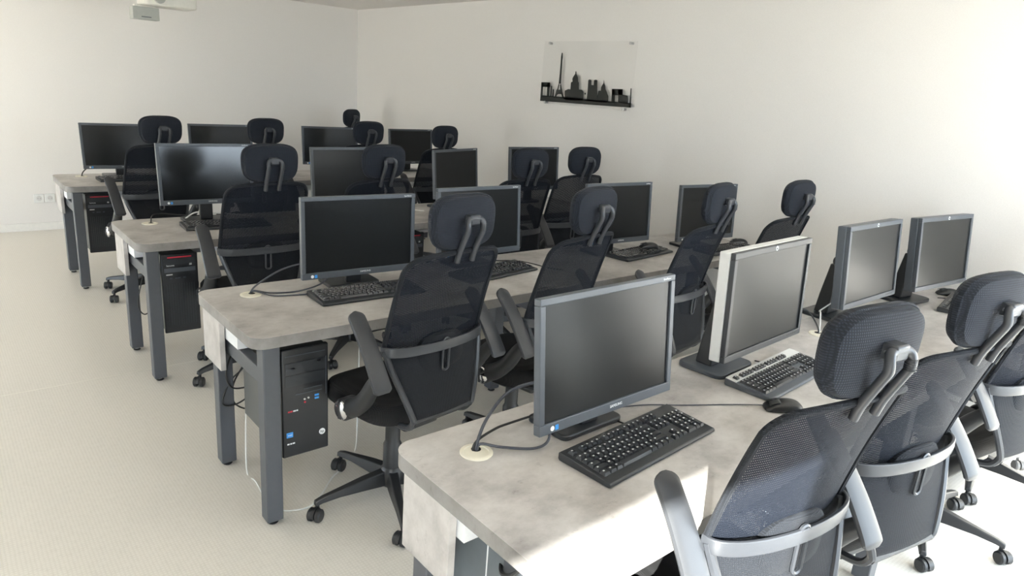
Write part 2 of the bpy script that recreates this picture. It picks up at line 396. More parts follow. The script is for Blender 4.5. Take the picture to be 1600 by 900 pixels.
    lp = MB().grid([[low(-1+2*j/16, i/10) for j in range(17)] for i in range(11)]).build('lower_back_panel', 'back_fabric', t)
    so = lp.modifiers.new('thickness', 'SOLIDIFY'); so.thickness = 0.012; so.offset = 0
    for s_ in (-1, 1):
        MB().tube(spline([(s_*0.214, -0.280, 0.742), (s_*0.199, -0.300, 0.675), (s_*0.170, -0.328, 0.585), (s_*0.142, -0.346, 0.505), (s_*0.134, -0.343, 0.478), (s_*0.128, -0.315, 0.447), (s_*0.118, -0.25, 0.428), (s_*0.09, -0.16, 0.404), (s_*0.06, -0.10, 0.398)], 6), 0.0115, 8).build('support_bar', 'chair_plastic', t)
    MB().tube([(-0.134, -0.343, 0.478), (0.134, -0.343, 0.478)], 0.014, 8).build('lower_crossbar', 'black_plastic', t)
    # band across the back, bulging backwards
    ring = []
    for i in range(25):
        a = -1+2*i/24; x = 0.218*math.sin(a*math.pi/2)
        y = -0.268-0.078*math.cos(a*math.pi/2)**0.8 if abs(a) < 1 else -0.268
        nx = Vector((math.sin(a*math.pi/2)*0.9, -math.cos(a*math.pi/2)-0.15, 0)).normalized()
        p = Vector((x, y, 0.738)); h = 0.0175; q = nx*0.0045
        ring.append([p-q+Vector((0, 0, -h)), p+q+Vector((0, 0, -h)), p+q*1.4, p+q+Vector((0, 0, h)), p-q+Vector((0, 0, h))])
    MB().rings(ring).build('back_band', 'chair_plastic', t, bevel=0.002)
    # lumbar pad held by the band
    rg = []
    for yy, k in ((-0.310, 0.9), (-0.316, 1.0), (-0.330, 1.0), (-0.3365, 0.92), (-0.339, 0.6), (-0.340, 0.2)):
        rg.append([Vector((0.105*k*math.copysign(abs(math.cos(a))**0.75, math.cos(a)), yy+0.9*(0.098*k*math.cos(a))**2*1.2, 0.705+0.077*k*math.copysign(abs(math.sin(a))**0.75, math.sin(a)))) for a in [2*math.pi*i/28 for i in range(28)]])
    lum = MB().rings([list(reversed(q)) for q in rg]).build('lumbar_pad', 'back_fabric', t)
    slot = [(0.014*math.cos(R(a)), 0.703+(0.045 if a < 180 else -0.045)+0.014*math.sin(R(a))) for a in range(0, 360, 20)]
    MB().tube([(x, -0.346, z) for x, z in slot]+[(slot[0][0], -0.346, slot[0][1])], 0.0048, 6).build('lumbar_slider', 'chair_plastic', lum)
    # armrests, flipped up: pivot, elbow, pad tip
    for s_ in (-1, 1):
        path = spline([(s_*0.268, -0.352, 0.628), (s_*0.269, -0.338, 0.655), (s_*0.267, -0.295, 0.720), (s_*0.264, -0.245, 0.783), (s_*0.262, -0.200, 0.832), (s_*0.262, -0.176, 0.858)], 6)
        n = len(path); rg = []
        for i, p in enumerate(path):
            f = i/(n-1); t_ = (path[min(i+1, n-1)]-path[max(i-1, 0)]).normalized()
            nrm = Vector((1, 0, 0)).cross(t_).normalized(); wd, th = 0.036-0.005*f, 0.0115
            if f > 0.85: k = (f-0.85)/0.15; wd *= math.sqrt(max(0.04, 1-k*k)); th *= 1-0.45*k
            if f < 0.10: k = 1-f/0.10; wd *= 1-0.35*k*k; th *= 1-0.5*k
            rg.append([p+Vector((wd*math.cos(a), 0, 0))+nrm*th*math.copysign(abs(math.sin(a))**0.6, math.sin(a)) for a in [2*math.pi*j/16 for j in range(16)]])
        ao = MB().rings(rg).build('armrest', 'arm_plastic', t)
        lk = spline([(s_*0.262, -0.318, 0.672), (s_*0.260, -0.285, 0.632), (s_*0.252, -0.235, 0.565), (s_*0.243, -0.175, 0.512), (s_*0.236, -0.120, 0.482)], 5)
        MB().tube(lk, [0.022+0.016*i/(len(lk)-1) for i in range(len(lk))], 12).build('arm_link', 'black_plastic', ao)
        Mx = Matrix.Translation((s_*0.238, -0.11, 0.478)) @ Matrix.Rotation(R(90*s_), 4, 'Y')
        MB().lathe([(0, -0.035), (0.036, -0.035), (0.041, -0.025), (0.041, 0.022), (0.037, 0.028), (0, 0.028)], 24, Mx).build('pivot_housing', 'black_plastic', ao)
        MB().lathe([(0, 0.0281), (0.036, 0.0281), (0.034, 0.034), (0.022, 0.038), (0, 0.039)], 24, Mx).build('pivot_cap', 'chrome', ao)
        MB().box(-0.030, 0.030, -0.004, 0.004, 0.030, 0.0405, Mx).build('cap_bar', 'black_plastic', ao, bevel=0.001)
    # headrest
    hz, hy, tilt = 1.178, -0.403, R(1)
    Mh = Matrix.Translation((0, hy, hz)) @ Matrix.Rotation(tilt, 4, 'X')
    def hr(k, yy):
        out = []
        for i in range(44):
            a = 2*math.pi*i/44; c, s_ = math.cos(a), math.sin(a); e = 0.62
            x = 0.143*k[0]*math.copysign(abs(c)**e, c); z = 0.0925*k[1]*math.copysign(abs(s_)**e, s_)
            x *= 1-0.06*(0.5-z/0.178)
            out.append(Mh @ Vector((x, yy+0.25*x*x, z)))
        return out
    prof = [((0.3, 0.3), 0.033), ((0.8, 0.75), 0.031), ((0.93, 0.9), 0.024), ((1.0, 1.0), 0.008), ((1.0, 1.0), -0.002), ((0.975, 0.965), -0.006), ((0.965, 0.95), -0.0045), ((0.955, 0.94), -0.008), ((0.92, 0.89), -0.018), ((0.8, 0.74), -0.024), ((0.55, 0.48), -0.027), ((0.25, 0.2), -0.027)]
    MB().rings([hr(k, yy) for k, yy in prof]).build('headrest', 'headrest_fabric', t)
    hb = MB(); x = 0.033
    pth = [(-x, -0.413, 1.048), (-x, -0.423, 1.082), (-x, -0.447, 1.136), (-x, -0.458, 1.162), (-x, -0.456, 1.183), (-x*0.72, -0.450, 1.194), (0, -0.449, 1.196)]
    pth += [(-q[0], q[1], q[2]) for q in reversed(pth[:-1])]
    br = MB().tube(spline(pth, 5), 0.0098, 10).build('headrest_bracket', 'chair_plastic', t)
    rb = MB()
    for i in range(6):
        p0 = Vector((x, -0.4575, 1.157+0.0042*i)); rb.lathe([(0.0098, -0.0009), (0.0112, -0.0009), (0.0112, 0.0009), (0.0098, 0.0009)], 12, Matrix.Translation(p0))
    rb.build('ribbed_sleeve', 'black_plastic', br)
    MB().box(-0.021, 0.021, -0.458, -0.418, 1.176, 1.208).build('bracket_block', 'chair_plastic', br, bevel=0.005)
    MB().lathe([(0, 0), (0.0045, 0), (0.0045, 0.003), (0, 0.003)], 10, Matrix.Translation((-0.0215, -0.440, 1.192)) @ Matrix.Rotation(R(-90), 4, 'Y')).build('screw', 'chrome', br)
    return t
CHAIRS = {
 'A1': (1.189, 0.087, -10.5, 0, 'large foreground black mesh office chair with sunlit armrest, at the nearest desk row'),
 'A2': (1.778, 0.059, -11.3, 72, 'black mesh office chair cut by the right picture edge, headrest in view, nearest row'),
 'A3': (2.73, 0.04, -9, 30, 'black mesh office chair at the right picture edge, only its lower half in view'),
 'A4': (3.42, 0.04, -6, 18, 'black office chair by the side wall in the nearest row, mostly hidden by others'),
 'B1': (1.06, 1.384, 7.2, 0, 'black mesh office chair in front of the tower with blue sticker, second row'),
 'B2': (1.668, 1.392, 9.7, 60, 'black mesh office chair behind the nearest widescreen monitor, second from left in second row'),
 'B3': (2.429, 1.344, 9.3, 10, 'black mesh office chair just left of the silver-sided monitor, third in second row'),
 'B4': (3.126, 1.315, 1.2, 40, 'black mesh office chair seen against the white side wall, rightmost in second row'),
 'C1': (1.05, 2.89, 2.0, 20, 'black mesh office chair in front of the bright reflecting screen, third row'),
 'C2': (1.635, 2.894, 7.0, 50, 'black mesh office chair rising behind the left monitor of the second row, third row'),
 'C3': (2.599, 2.741, -1.1, 15, 'black mesh office chair overlapping the rightmost screen of the third row'),
 'C4': (3.168, 2.829, -2.7, 55, 'black mesh office chair seen against the side wall, rightmost in third row'),
 'D1': (0.935, 4.60, 10.7, 35, 'black mesh office chair at the leftmost screen of the farthest row'),
 'D2': (1.69, 4.68, 6.0, 65, 'black mesh office chair second from left in the farthest row'),
 'D3': (2.56, 4.70, 2.0, 5, 'black mesh office chair third from left in the farthest row'),
 'D4': (3.09, 4.44, 7.4, 25, 'black mesh office chair rightmost in the farthest row, near the wall corner'),
 'E1': (3.2, 6.52, 28, 45, 'black office chair behind the farthest desk row beside the room corner'),
}
proto = make_chair(); first = True
chairs = {}
for k, (x, y, a, spin, lab) in CHAIRS.items():
    o = proto if first else copy_tree(proto)
    if first: KIDS[proto] = list(proto.children); [KIDS.setdefault(c, list(c.children)) for c in proto.children]
    first = False; chairs[k] = o
    o.location = (x, y, 0); o.rotation_euler = (0, 0, R(a))
    tag(o, lab, 'chair', 'mesh office chairs at the desks')
    i = 0
    for c in o.children:
        if c.name.startswith('base_arm'): c.rotation_euler = (0, 0, R(176-a-72*i+(spin if spin else 0))); i += 1

# ------------------------------------------------------------------ monitors
TXT_BRAND = text_mesh('SAMSUNG', 0.0105, 'ink_white', 'brand_lettering')
TXT_MODEL = text_mesh('SyncMaster', 0.0075, 'ink_white', 'model_lettering')
TXT_HP = text_mesh('hp', 0.011, 'ink_black', 'logo_lettering')
MW, MH = 0.506, 0.333
def flat(me, name, parent, x, z, y):            # lay a text or decal mesh on a front face (facing -y)
    return put(name, me, parent, loc=(x, y, z), rot=(R(90), 0, 0))
def frame_mesh(W, H, sb, tb, bb, dep, mat):
    mb = MB(); mb.box(-W/2, W/2, 0, dep, 0, bb).box(-W/2, W/2, 0, dep, H-tb, H)
    mb.box(-W/2, -W/2+sb, 0, dep, bb, H-tb).box(W/2-sb, W/2, 0, dep, bb, H-tb)
    return mb.mesh('bezel', mat, smooth=False)
def build_monitor(kind):
    t = thing('monitor', 'x', 'monitor')
    hp = kind != 'wide'
    bez = 'bezel_grey' if kind != 'silver' else 'bezel_black'
    dep = 0.022 if not hp else 0.016
    sb, tb, bb = (0.017, 0.017, 0.027) if not hp else (0.017, 0.019, 0.021)
    fo = put('bezel', frame_mesh(MW, MH, sb, tb, bb, dep, bez), t, 0.002)
    MB().box(-MW/2+sb-0.001, MW/2-sb+0.001, 0.006, 0.012, bb-0.001, MH-tb+0.001).build('screen', 'screen', fo, smooth=False)
    if not hp:
        rg = [[Vector((-MW/2*k, y, MH/2-MH/2*k2)), Vector((MW/2*k, y, MH/2-MH/2*k2)), Vector((MW/2*k, y, MH/2+MH/2*k2)), Vector((-MW/2*k, y, MH/2+MH/2*k2))] for k, k2, y in ((0.985, 0.98, 0.012), (0.985, 0.98, 0.026), (0.85, 0.8, 0.042), (0.55, 0.5, 0.055))]
        MB().rings([list(reversed(q)) for q in rg]).build('back_cover', 'black_plastic', fo, bevel=0.004)
        flat(TXT_BRAND, 'brand_lettering', fo, 0.02, 0.0145, -0.0003)
        flat(TXT_MODEL, 'model_lettering', fo, MW/2-0.036, MH-0.0085, -0.0003)
        st = MB().prism([(0.0065*math.cos(2*math.pi*i/14), 0.0065*math.sin(2*math.pi*i/14)) for i in range(14)], 0, 0.0005).build('round_sticker', 'ink_white', fo, loc=(-MW/2+0.042, -0.0001, 0.0125), rot=(R(90), 0, 0))
        MB().prism(rrect(-0.0055, 0.0055, -0.0065, 0.0065, 0.001, 2), 0, 0.0005).build('square_sticker', 'ink_blue', fo, loc=(-MW/2+0.057, -0.0001, 0.0125), rot=(R(90), 0, 0))
    else:
        side = 'silver_plastic' if kind == 'silver' else 'bezel_grey'
        MB().box(-MW/2-0.0005, MW/2+0.0005, 0.0165, 0.052, -0.0005, MH+0.0005).build('side_shell', side, fo, bevel=0.004)
        MB().box(-MW/2+0.03, MW/2-0.03, 0.0525, 0.066, 0.03, MH-0.03).build('back_cover', 'black_plastic', fo, bevel=0.008)
        lo = MB().prism([(0.0075*math.cos(2*math.pi*i/18), 0.0075*math.sin(2*math.pi*i/18)) for i in range(18)], 0, 0.0006).build('logo', 'ink_white', fo, loc=(0.0, -0.0001, MH-0.0095), rot=(R(90), 0, 0))
        put('logo_lettering', TXT_HP, lo, loc=(0, 0, 0.0009))
        for i in range(5):
            MB().box(MW/2-0.10+i*0.014, MW/2-0.092+i*0.014, -0.0006, 0, 0.009, 0.0125).build('button', 'black_plastic', fo, smooth=False)
    return t
def stand(t, kind, z):
    if kind == 'wide':
        MB().prism(rrect(-0.115, 0.115, 0.045, 0.195, 0.02, 5), 0.0, 0.016).build('stand_base', 'bezel_black', t, bevel=0.004)
        MB().box(-0.035, 0.035, 0.066, 0.092, 0.016, z+0.16).build('stand_neck', 'black_plastic', t, bevel=0.006)
        MB().box(-0.045, 0.045, 0.055, 0.07, z+0.06, z+0.16).build('hinge', 'black_plastic', t, bevel=0.004)
    else:
        MB().prism(rrect(-0.10, 0.125, 0.08, 0.25, 0.03, 6), 0.0, 0.018).build('stand_base', 'bezel_grey' if kind == 'silver' else 'bezel_black', t, bevel=0.005)
        col = MB(); rg = []
        for zz, y0, y1 in ((0.018, 0.145, 0.205), (0.10, 0.142, 0.195), (0.24, 0.135, 0.172)):
            rg.append([Vector((-0.055, y0, zz)), Vector((0.055, y0, zz)), Vector((0.055, y1, zz)), Vector((-0.055, y1, zz))])
        col.rings(rg).build('stand_column', 'black_plastic', t, bevel=0.004)
        MB().lathe([(0, -0.06), (0.021, -0.06), (0.025, -0.055), (0.025, 0.055), (0.021, 0.06), (0, 0.06)], 20, Matrix.Translation((0, 0.14, 0.255)) @ Matrix.Rotation(R(90), 4, 'Y')).build('hinge_roller', 'black_plastic', t)
        MB().box(-0.05, 0.05, 0.066, 0.145, 0.235, 0.275).build('hinge', 'black_plastic', t, bevel=0.004)
MON = {
 'A1': ('wide', 1.080, 0.266, 0.816, 0.9, 6.2, 'large grey-framed widescreen monitor with soft bright reflections, leftmost on nearest desk'),
 'A2': ('silver', 1.788, 0.253, 0.863, 3.5, 3.1, 'monitor with pale silver side behind the silver-topped keyboard'),
 'A3': ('dark', 2.783, 0.344, 0.848, 0.4, 6.2, 'thick dark grey monitor between the silver-sided one and the one nearest the wall'),
 'A4': ('dark', 3.396, 0.279, 0.851, -5.5, 7.0, 'thick dark grey monitor rightmost in the picture, beside the white wall'),
 'B1': ('wide', 1.149, 1.742, 0.805, -2.7, 1.5, 'grey-framed monitor at the left end of the second desk row'),
 'B2': ('wide', 1.83, 1.80, 0.809, 1.0, 4.9, 'monitor behind the headrest of the leftmost second-row chair, second row'),
 'B3': ('wide', 2.709, 1.69, 0.818, -2.6, 4.5, 'monitor with a mouse lying on the keyboard before it, second row'),
 'B4': ('wide', 3.394, 1.586, 0.804, -5.5, 3.9, 'rightmost monitor of the second row, with a blue sticker low on its frame'),
 'C1': ('wide', 1.003, 3.245, 0.857, -0.8, 5.6, 'monitor whose screen mirrors the bright window, left end of third row'),
 'C2': ('wide', 1.866, 3.238, 0.841, 1.0, 4.9, 'dark monitor second from left in the third row, behind a chair headrest'),
 'C3': ('wide', 2.709, 3.233, 0.832, 17.5, 4.6, 'dark monitor turned toward the left, third in the third row'),
 'C4': ('wide', 3.446, 3.231, 0.85, -0.3, 4.6, 'dark monitor rightmost in the third row, behind a chair headrest'),
 'D1': ('wide', 0.944, 5.105, 0.812, -1.1, 9.0, 'dark monitor leftmost in the picture, left end of the farthest row'),
 'D2': ('wide', 1.692, 5.126, 0.822, 0.8, 5.2, 'dark monitor second from left in the farthest row'),
 'D3': ('wide', 2.626, 5.084, 0.826, -8, 5.2, 'dark monitor third from left in the farthest row'),
 'D4': ('wide', 3.485, 5.096, 0.822, 3.2, 4.6, 'dark monitor rightmost in the farthest row, near the wall corner'),
}
protos = {}
for k, (kind, x, y, z, a, tilt, lab) in MON.items():
    if kind not in protos:
        o = build_monitor(kind); protos[kind] = o
        KIDS[o] = list(o.children)
        for c in o.children: KIDS[c] = list(c.children); [KIDS.setdefault(g, list(g.children)) for g in c.children]
    else: o = copy_tree(protos[kind])
    o.location = (x, y, DH); o.rotation_euler = (0, 0, R(a))
    tag(o, lab, 'monitor', 'computer monitors on the desks')
    b_ = [c for c in o.children if c.name.startswith('bezel')][0]
    b_.location = (0, 0, z-DH); b_.rotation_euler = (-R(tilt), 0, 0)
    if k == 'C1':                                # this one panel has a glossier finish
        sc = [c for c in b_.children if c.name.startswith('screen')][0]
        sc.data = sc.data.copy(); sc.data.materials[0] = MAT['screen_glossy']
    stand(o, kind, z-DH)

# ------------------------------------------------------------------ keyboards
U = 0.019
def key_layout():
    ks = []                                      # (x, y, w, d) from the top left of the key field
    rows = [[1]*13+[2], [1.5]+[1]*12+[1.5], [1.75]+[1]*11+[2.25], [2.25]+[1]*10+[2.75], [1.25]*3+[6.25]+[1.25]*4]
    for i, rw in enumerate(rows):
        x = 0
        for wd in rw: ks.append((x+wd/2, -(1.4+i)-0.5, wd, 1)); x += wd
    for g in ([0], [2, 3, 4, 5], [6.5, 7.5, 8.5, 9.5], [11, 12, 13, 14], [15.4, 16.4, 17.4]):
        for x in g: ks.append((x+0.5, -0.5, 1, 1))
    for i, cols in ((0, (0, 1, 2)), (1, (0, 1, 2)), (3, (1,)), (4, (0, 1, 2))):
        for c in cols: ks.append((15.4+c+0.5, -(1.4+i)-0.5, 1, 1))
    for i, cols in ((0, (0, 1, 2, 3)), (1, (0, 1, 2)), (2, (0, 1, 2)), (3, (0, 1, 2)), (4, (2,))):
        for c in cols: ks.append((18.8+c+0.5, -(1.4+i)-0.5, 1, 1))
    ks += [(18.8+3.5, -1.4-2, 1, 2), (18.8+3.5, -1.4-4, 1, 2), (18.8+1, -1.4-4.5, 2, 1)]
    return ks
KW, KD = 0.458, 0.162
def key_verts(wd, dd, h=0.0075):
    a, b2 = wd*U/2-0.0009, dd*U/2-0.0009; i = 0.0028
    return [(-a, -b2, 0), (a, -b2, 0), (a, b2, 0), (-a, b2, 0), (-a+i, -b2+i*1.2, h), (a-i, -b2+i*1.2, h), (a-i, b2-i*0.6, h), (-a+i, b2-i*0.6, h)]
KF = [(4, 5, 6, 7), (0, 1, 5, 4), (1, 2, 6, 5), (2, 3, 7, 6), (3, 0, 4, 7)]
kmesh = {}
plain('key_print_glint', (0.45, 0.46, 0.47), 0.5)
def LEG(wd, dd, h=0.0075):                       # printed legend at upper left, enlarged to paint in key-edge glints
    if wd > 4: return [(0, 0, h-0.001)]*3+[(0.0001, 0, h-0.001)]
    a, b2 = wd*U/2-0.0009, dd*U/2-0.0009
    x0, y1 = -a+0.0046, b2-0.0034
    return [(x0, y1-0.0040, h+0.0001), (x0+0.0058, y1-0.0040, h+0.0001), (x0+0.0058, y1, h+0.0001), (x0, y1, h+0.0001)]
SL = R(4)
def keyboard(x, y, a, label, individual, silver=False, z=DH):
    t = thing('keyboard', label, 'keyboard', (x, y, z), R(a), 'keyboards on the desks')
    b_ = MB(); h0, h1 = 0.013, 0.013+KD*math.tan(SL)
    prof = [(-KD/2, 0.004), (-KD/2+0.006, 0.001), (KD/2-0.004, 0.001), (KD/2, 0.006), (KD/2, h1-0.004), (KD/2-0.004, h1), (-KD/2+0.004, h0), (-KD/2, h0-0.004)]
    b_.rings([[Vector((sx*KW/2, py, pz)) for py, pz in prof] for sx in (-1, 1)])
    b_.build('keyboard_body', 'bezel_black' if not silver else 'bezel_grey', t, bevel=0.0015)
    surf = lambda yy: h0+(yy+KD/2)*math.tan(SL)
    ox, oy = -22.8*U/2, KD/2-0.0175
    if silver:
        y1, y0 = KD/2-0.002, KD/2-0.040
        s_ = MB().add([(-KW/2, y0, surf(y0)), (KW/2, y0, surf(y0)), (KW/2, y1, surf(y1)), (-KW/2, y1, surf(y1)), (-KW/2, y0, surf(y0)+0.0035), (KW/2, y0, surf(y0)+0.0035), (KW/2, y1, surf(y1)+0.0035), (-KW/2, y1, surf(y1)+0.0035)], [(0,3,2,1),(4,5,6,7),(0,1,5,4),(1,2,6,5),(2,3,7,6),(3,0,4,7)])
        s_.build('silver_strip', 'silver_plastic', t, bevel=0.001)
    allk = MB(); legends_glints = MB()
    for kx, ky, wd, dd in key_layout():
        px, py = ox+kx*U, oy+ky*U*0.97
        if silver and ky > -1: pz = surf(py)+0.0037
        else: pz = surf(py)
        if individual:
            if (wd, dd) not in kmesh:
                mb = MB().add(key_verts(wd, dd), KF); me_ = mb.add(LEG(wd, dd), [(0, 1, 2, 3)]).mesh('key', 'key_plastic', smooth=False); me_.materials.append(MAT['key_print_glint']); me_.polygons[len(me_.polygons)-1].material_index = 1; kmesh[(wd, dd)] = me_
            put('key', kmesh[(wd, dd)], t, loc=(px, py, pz), rot=(SL, 0, 0))
        else:
            allk.add([(px+vx, py+vy, pz+vz) for vx, vy, vz in key_verts(wd, dd)], KF)
            legends_glints.add([(px+vx, py+vy, pz+vz) for vx, vy, vz in LEG(wd, dd)], [(0, 1, 2, 3)])
    if not individual:
        o = allk.build('keys', 'key_plastic', t, smooth=False); o['kind'] = 'stuff'
        o = legends_glints.build('key_legends_glints', 'key_print_glint', t, smooth=False); o['kind'] = 'stuff'
    MB().tube([(0.05, KD/2-0.002, 0.010), (0.05, KD/2+0.02, 0.008), (0.055, KD/2+0.04, 0.004)], 0.0022, 6).build('cord', 'cable_black', t)
    return t
keyboard(1.125, 0.192, 4.0, 'black keyboard below the leftmost monitor of the nearest desk', True)
keyboard(1.905, 0.240, 4.0, 'black keyboard with a silver strip of function keys', True, True)
keyboard(3.60, 0.225, 10, 'dark keyboard at the right end of the nearest desk by the wall', False)
keyboard(1.140, 1.665, -1.5, 'black keyboard at the left end of the second desk row', False)
keyboard(1.84, 1.70, 8, 'black keyboard half hidden behind the leftmost second-row chair back', False)
keyboard(2.885, 1.672, 6, 'black keyboard with a mouse lying on top of it', False)
keyboard(3.52, 1.51, -3, 'black keyboard nearest the wall on the second desk row', False)
keyboard(1.065, 3.165, -3, 'black keyboard before the bright reflecting screen', False)
keyboard(0.985, 5.0, 2, 'black keyboard at the left end of the farthest desk row', False)

# ------------------------------------------------------------------ mice
def mouse(x, y, a, label, z=DH, tiltx=0):
    t = thing('computer_mouse', label, 'mouse', (x, y, z), R(a), 'computer mice on the desks')
    t.rotation_euler = (tiltx, 0, R(a))
    rg = []
    for f, wd, h in ((-0.058, 0.012, 0.012), (-0.054, 0.022, 0.022), (-0.04, 0.030, 0.033), (-0.015, 0.032, 0.038), (0.015, 0.029, 0.035), (0.04, 0.028, 0.025), (0.052, 0.025, 0.016), (0.057, 0.016, 0.010)):
        rg.append([Vector((wd, f, 0.001)), Vector((wd*1.02, f, h*0.35)), Vector((wd*0.9, f, h*0.7)), Vector((wd*0.5, f, h*0.96)), Vector((0, f, h)), Vector((-wd*0.5, f, h*0.96)), Vector((-wd*0.9, f, h*0.7)), Vector((-wd*1.02, f, h*0.35)), Vector((-wd, f, 0.001))])
    o = MB().rings([list(reversed(q)) for q in rg]).build('mouse_body', 'pc_black', t)
    sm = o.modifiers.new('sub', 'SUBSURF'); sm.levels = 1; sm.render_levels = 2
    MB().lathe([(0, -0.0035), (0.009, -0.0035), (0.009, 0.0035), (0, 0.0035)], 16, Matrix.Translation((0, 0.03, 0.0245)) @ Matrix.Rotation(R(90), 4, 'Y')).build('scroll_wheel', 'cable_grey', t)
    for s_ in (-1, 1):
        bt = MB().grid([[Vector((s_*(0.004+0.017*i/4), 0.018+0.03*j/4, 0.0362-0.028*((0.018+0.03*j/4-0.015)/0.04)**1.3*0.42-0.006*(i/4)**2)) for i in range(5)] for j in range(5)])
        ob = bt.build('button', 'pc_black', t); q = ob.modifiers.new('thickness', 'SOLIDIFY'); q.thickness = 0.002
    return t
mouse(1.665, 0.098, 50, 'glossy black mouse lying free on the nearest desk top')
mouse(2.955, 1.668, 65, 'black mouse resting on top of a keyboard', DH+0.031)
mouse(3.79, 1.60, 55, 'black mouse at the wall end of the second desk row')
mouse(3.765, 0.35, 40, 'black mouse behind the last keyboard of the nearest desk', DH)

# ------------------------------------------------------------------ computer towers under the desks
def tower(row, x0, kind, label, dy=0.03, wdt=0.168):
    yb = ROW[row][1]; yf = yb-DW+dy
    t = thing('computer_tower', label, 'computer', (x0+wdt/2, yf, 0.262), 0, 'computer towers hung under the desks')
    w_, h_, d_ = wdt/2, 0.405, 0.40
    case = {'hp': 'pc_case', 'red': 'pc_case', 'grey': 'pc_grey'}[kind]
    MB().box(-w_, w_, 0.022, d_, 0, h_).build('case', case, t, bevel=0.004)
    MB().box(-w_+0.01, w_-0.01, 0.10, 0.30, h_, 0.74-0.042-0.262).build('mount_bracket', 'desk_steel', t, bevel=0.002)
    st = MB().box(-w_-0.006, -w_, 0.14, 0.20, -0.006, 0.4355).box(w_, w_+0.006, 0.14, 0.20, -0.006, 0.4355).box(-w_-0.006, w_+0.006, 0.14, 0.20, -0.006, 0)
    st.build('mount_strap', case if kind == 'hp' else 'desk_steel', t, bevel=0.001)
    if kind == 'grey':
        MB().box(-w_, w_, 0, 0.022, 0, h_).build('front_bezel', 'pc_grey', t, bevel=0.006)
        MB().box(-w_-0.0008, -w_, 0.262, 0.266, 0.01, h_-0.01).build('panel_seam', 'white_steel', t, smooth=False)
        return t
    fb = MB().box(-w_-0.004, w_+0.004, 0, 0.022, -0.012, h_+0.004).build('front_bezel', 'pc_black', t, bevel=0.005)
    F = -0.0008
    def deco(name, x, z, sx, sz, mat, par=fb):
        return MB().box(x-sx/2, x+sx/2, F-0.0006, 0.002, z-sz/2, z+sz/2).build(name, mat, par, smooth=False)
    if kind == 'hp':
        deco('drive_bay', 0, 0.335, 0.150, 0.042, 'bezel_black'); deco('drive_bay', 0, 0.288, 0.150, 0.042, 'bezel_black')
        deco('bay_trim', 0.078, 0.285, 0.003, 0.150, 'bezel_grey'); deco('bay_trim', 0.0, 0.383, 0.15, 0.003, 'bezel_grey')
        deco('card_slot', 0.028, 0.248, 0.07, 0.003, 'bezel_grey'); deco('card_slot', 0.012, 0.232, 0.10, 0.003, 'bezel_grey'); deco('eject_button', 0.05, 0.348, 0.012, 0.006, 'silver_plastic'); deco('eject_button', -0.045, 0.335, 0.016, 0.006, 'cable_grey')
        for px, pz, mt_ in ((-0.005, 0.208, 'silver_plastic'), (0.010, 0.210, 'silver_plastic'), (-0.004, 0.196, 'ink_red')):
            MB().lathe([(0, -0.003), (0.0035, -0.003), (0.0035, 0.001), (0, 0.001)], 10, Matrix.Translation((px, 0, pz)) @ Matrix.Rotation(R(-90), 4, 'X')).build('audio_jack', mt_, fb)
        deco('usb_port', 0.042, 0.214, 0.016, 0.007, 'ink_blue'); deco('usb_port', 0.042, 0.202, 0.016, 0.007, 'ink_blue')
        for px, wd_, mt_ in ((-0.064, 0.007, 'ink_red'), (-0.055, 0.008, 'ink_red'), (-0.043, 0.010, 'ink_white'), (-0.033, 0.006, 'ink_white')): deco('printed_mark', px, 0.170, wd_, 0.005, mt_)
        s_ = deco('processor_sticker', -0.062, 0.078, 0.024, 0.020, 'ink_blue')
        flat(text_mesh('intel', 0.009, 'ink_white', 'sticker_lettering'), 'sticker_lettering', fb, -0.062, 0.078, F-0.001)
        for px, wd_ in ((-0.068, 0.008), (-0.058, 0.006), (-0.048, 0.009)): deco('printed_mark', px, 0.042, wd_, 0.005, 'ink_white')
        lo = MB().lathe([(0, 0), (0.012, 0), (0.012, 0.0015), (0, 0.0015)], 24, Matrix.Translation((0.062, 0, 0.06)) @ Matrix.Rotation(R(90), 4, 'X')).build('logo', 'ink_white', fb)
        flat(text_mesh('hp', 0.016, 'ink_black', 'logo_lettering'), 'logo_lettering', fb, 0.062, 0.061, -0.0022)
        # star knob of the clamp on the case side
        kn = MB().lathe([(0, -0.02), (0.006, -0.02), (0.006, 0.004), (0, 0.004)], 10, Matrix.Translation((-w_-0.012, 0.11, 0.345)) @ Matrix.Rotation(R(-90), 4, 'Y'))
        for i in range(5):
            Mk = Matrix.Translation((-w_-0.022, 0.11, 0.345)) @ Matrix.Rotation(R(72*i+12), 4, 'X')
            kn.box(-0.006, 0.006, -0.005, 0.005, 0.004, 0.020, Mk)
        kn.build('clamp_knob', 'black_plastic', t, bevel=0.002)
    else:
        deco('red_stripe', 0, 0.392, 0.115, 0.006, 'ink_red'); deco('top_bay', 0, 0.368, 0.150, 0.03, 'bezel_black')
        flat(text_mesh('lenovo', 0.014, 'ink_white', 'maker_lettering'), 'maker_lettering', fb, -0.045, 0.350, F-0.001)
        deco('power_button', 0.052, 0.352, 0.012, 0.012, 'silver_plastic'); deco('optical_drive', 0, 0.325, 0.150, 0.022, 'bezel_grey')
        deco('maker_plate', -0.052, 0.302, 0.03, 0.006, 'silver_plastic')
        for px in (-0.045, -0.02, -0.006, 0.02): deco('front_port', px, 0.282, 0.012, 0.007, 'cable_grey')
        for i in range(12): deco('vent_slot', -0.066+i*0.012, 0.14, 0.003, 0.22, 'bezel_black')
    return t
tower('B', 0.668, 'hp', 'black computer tower with blue sticker and round logo, under the second desk row')
tower('C', 0.655, 'red', 'black computer tower with red stripe at the left end of the third desk row')
tower('D', 0.640, 'red', 'black computer tower at the left end of the farthest desk row', 0.06)
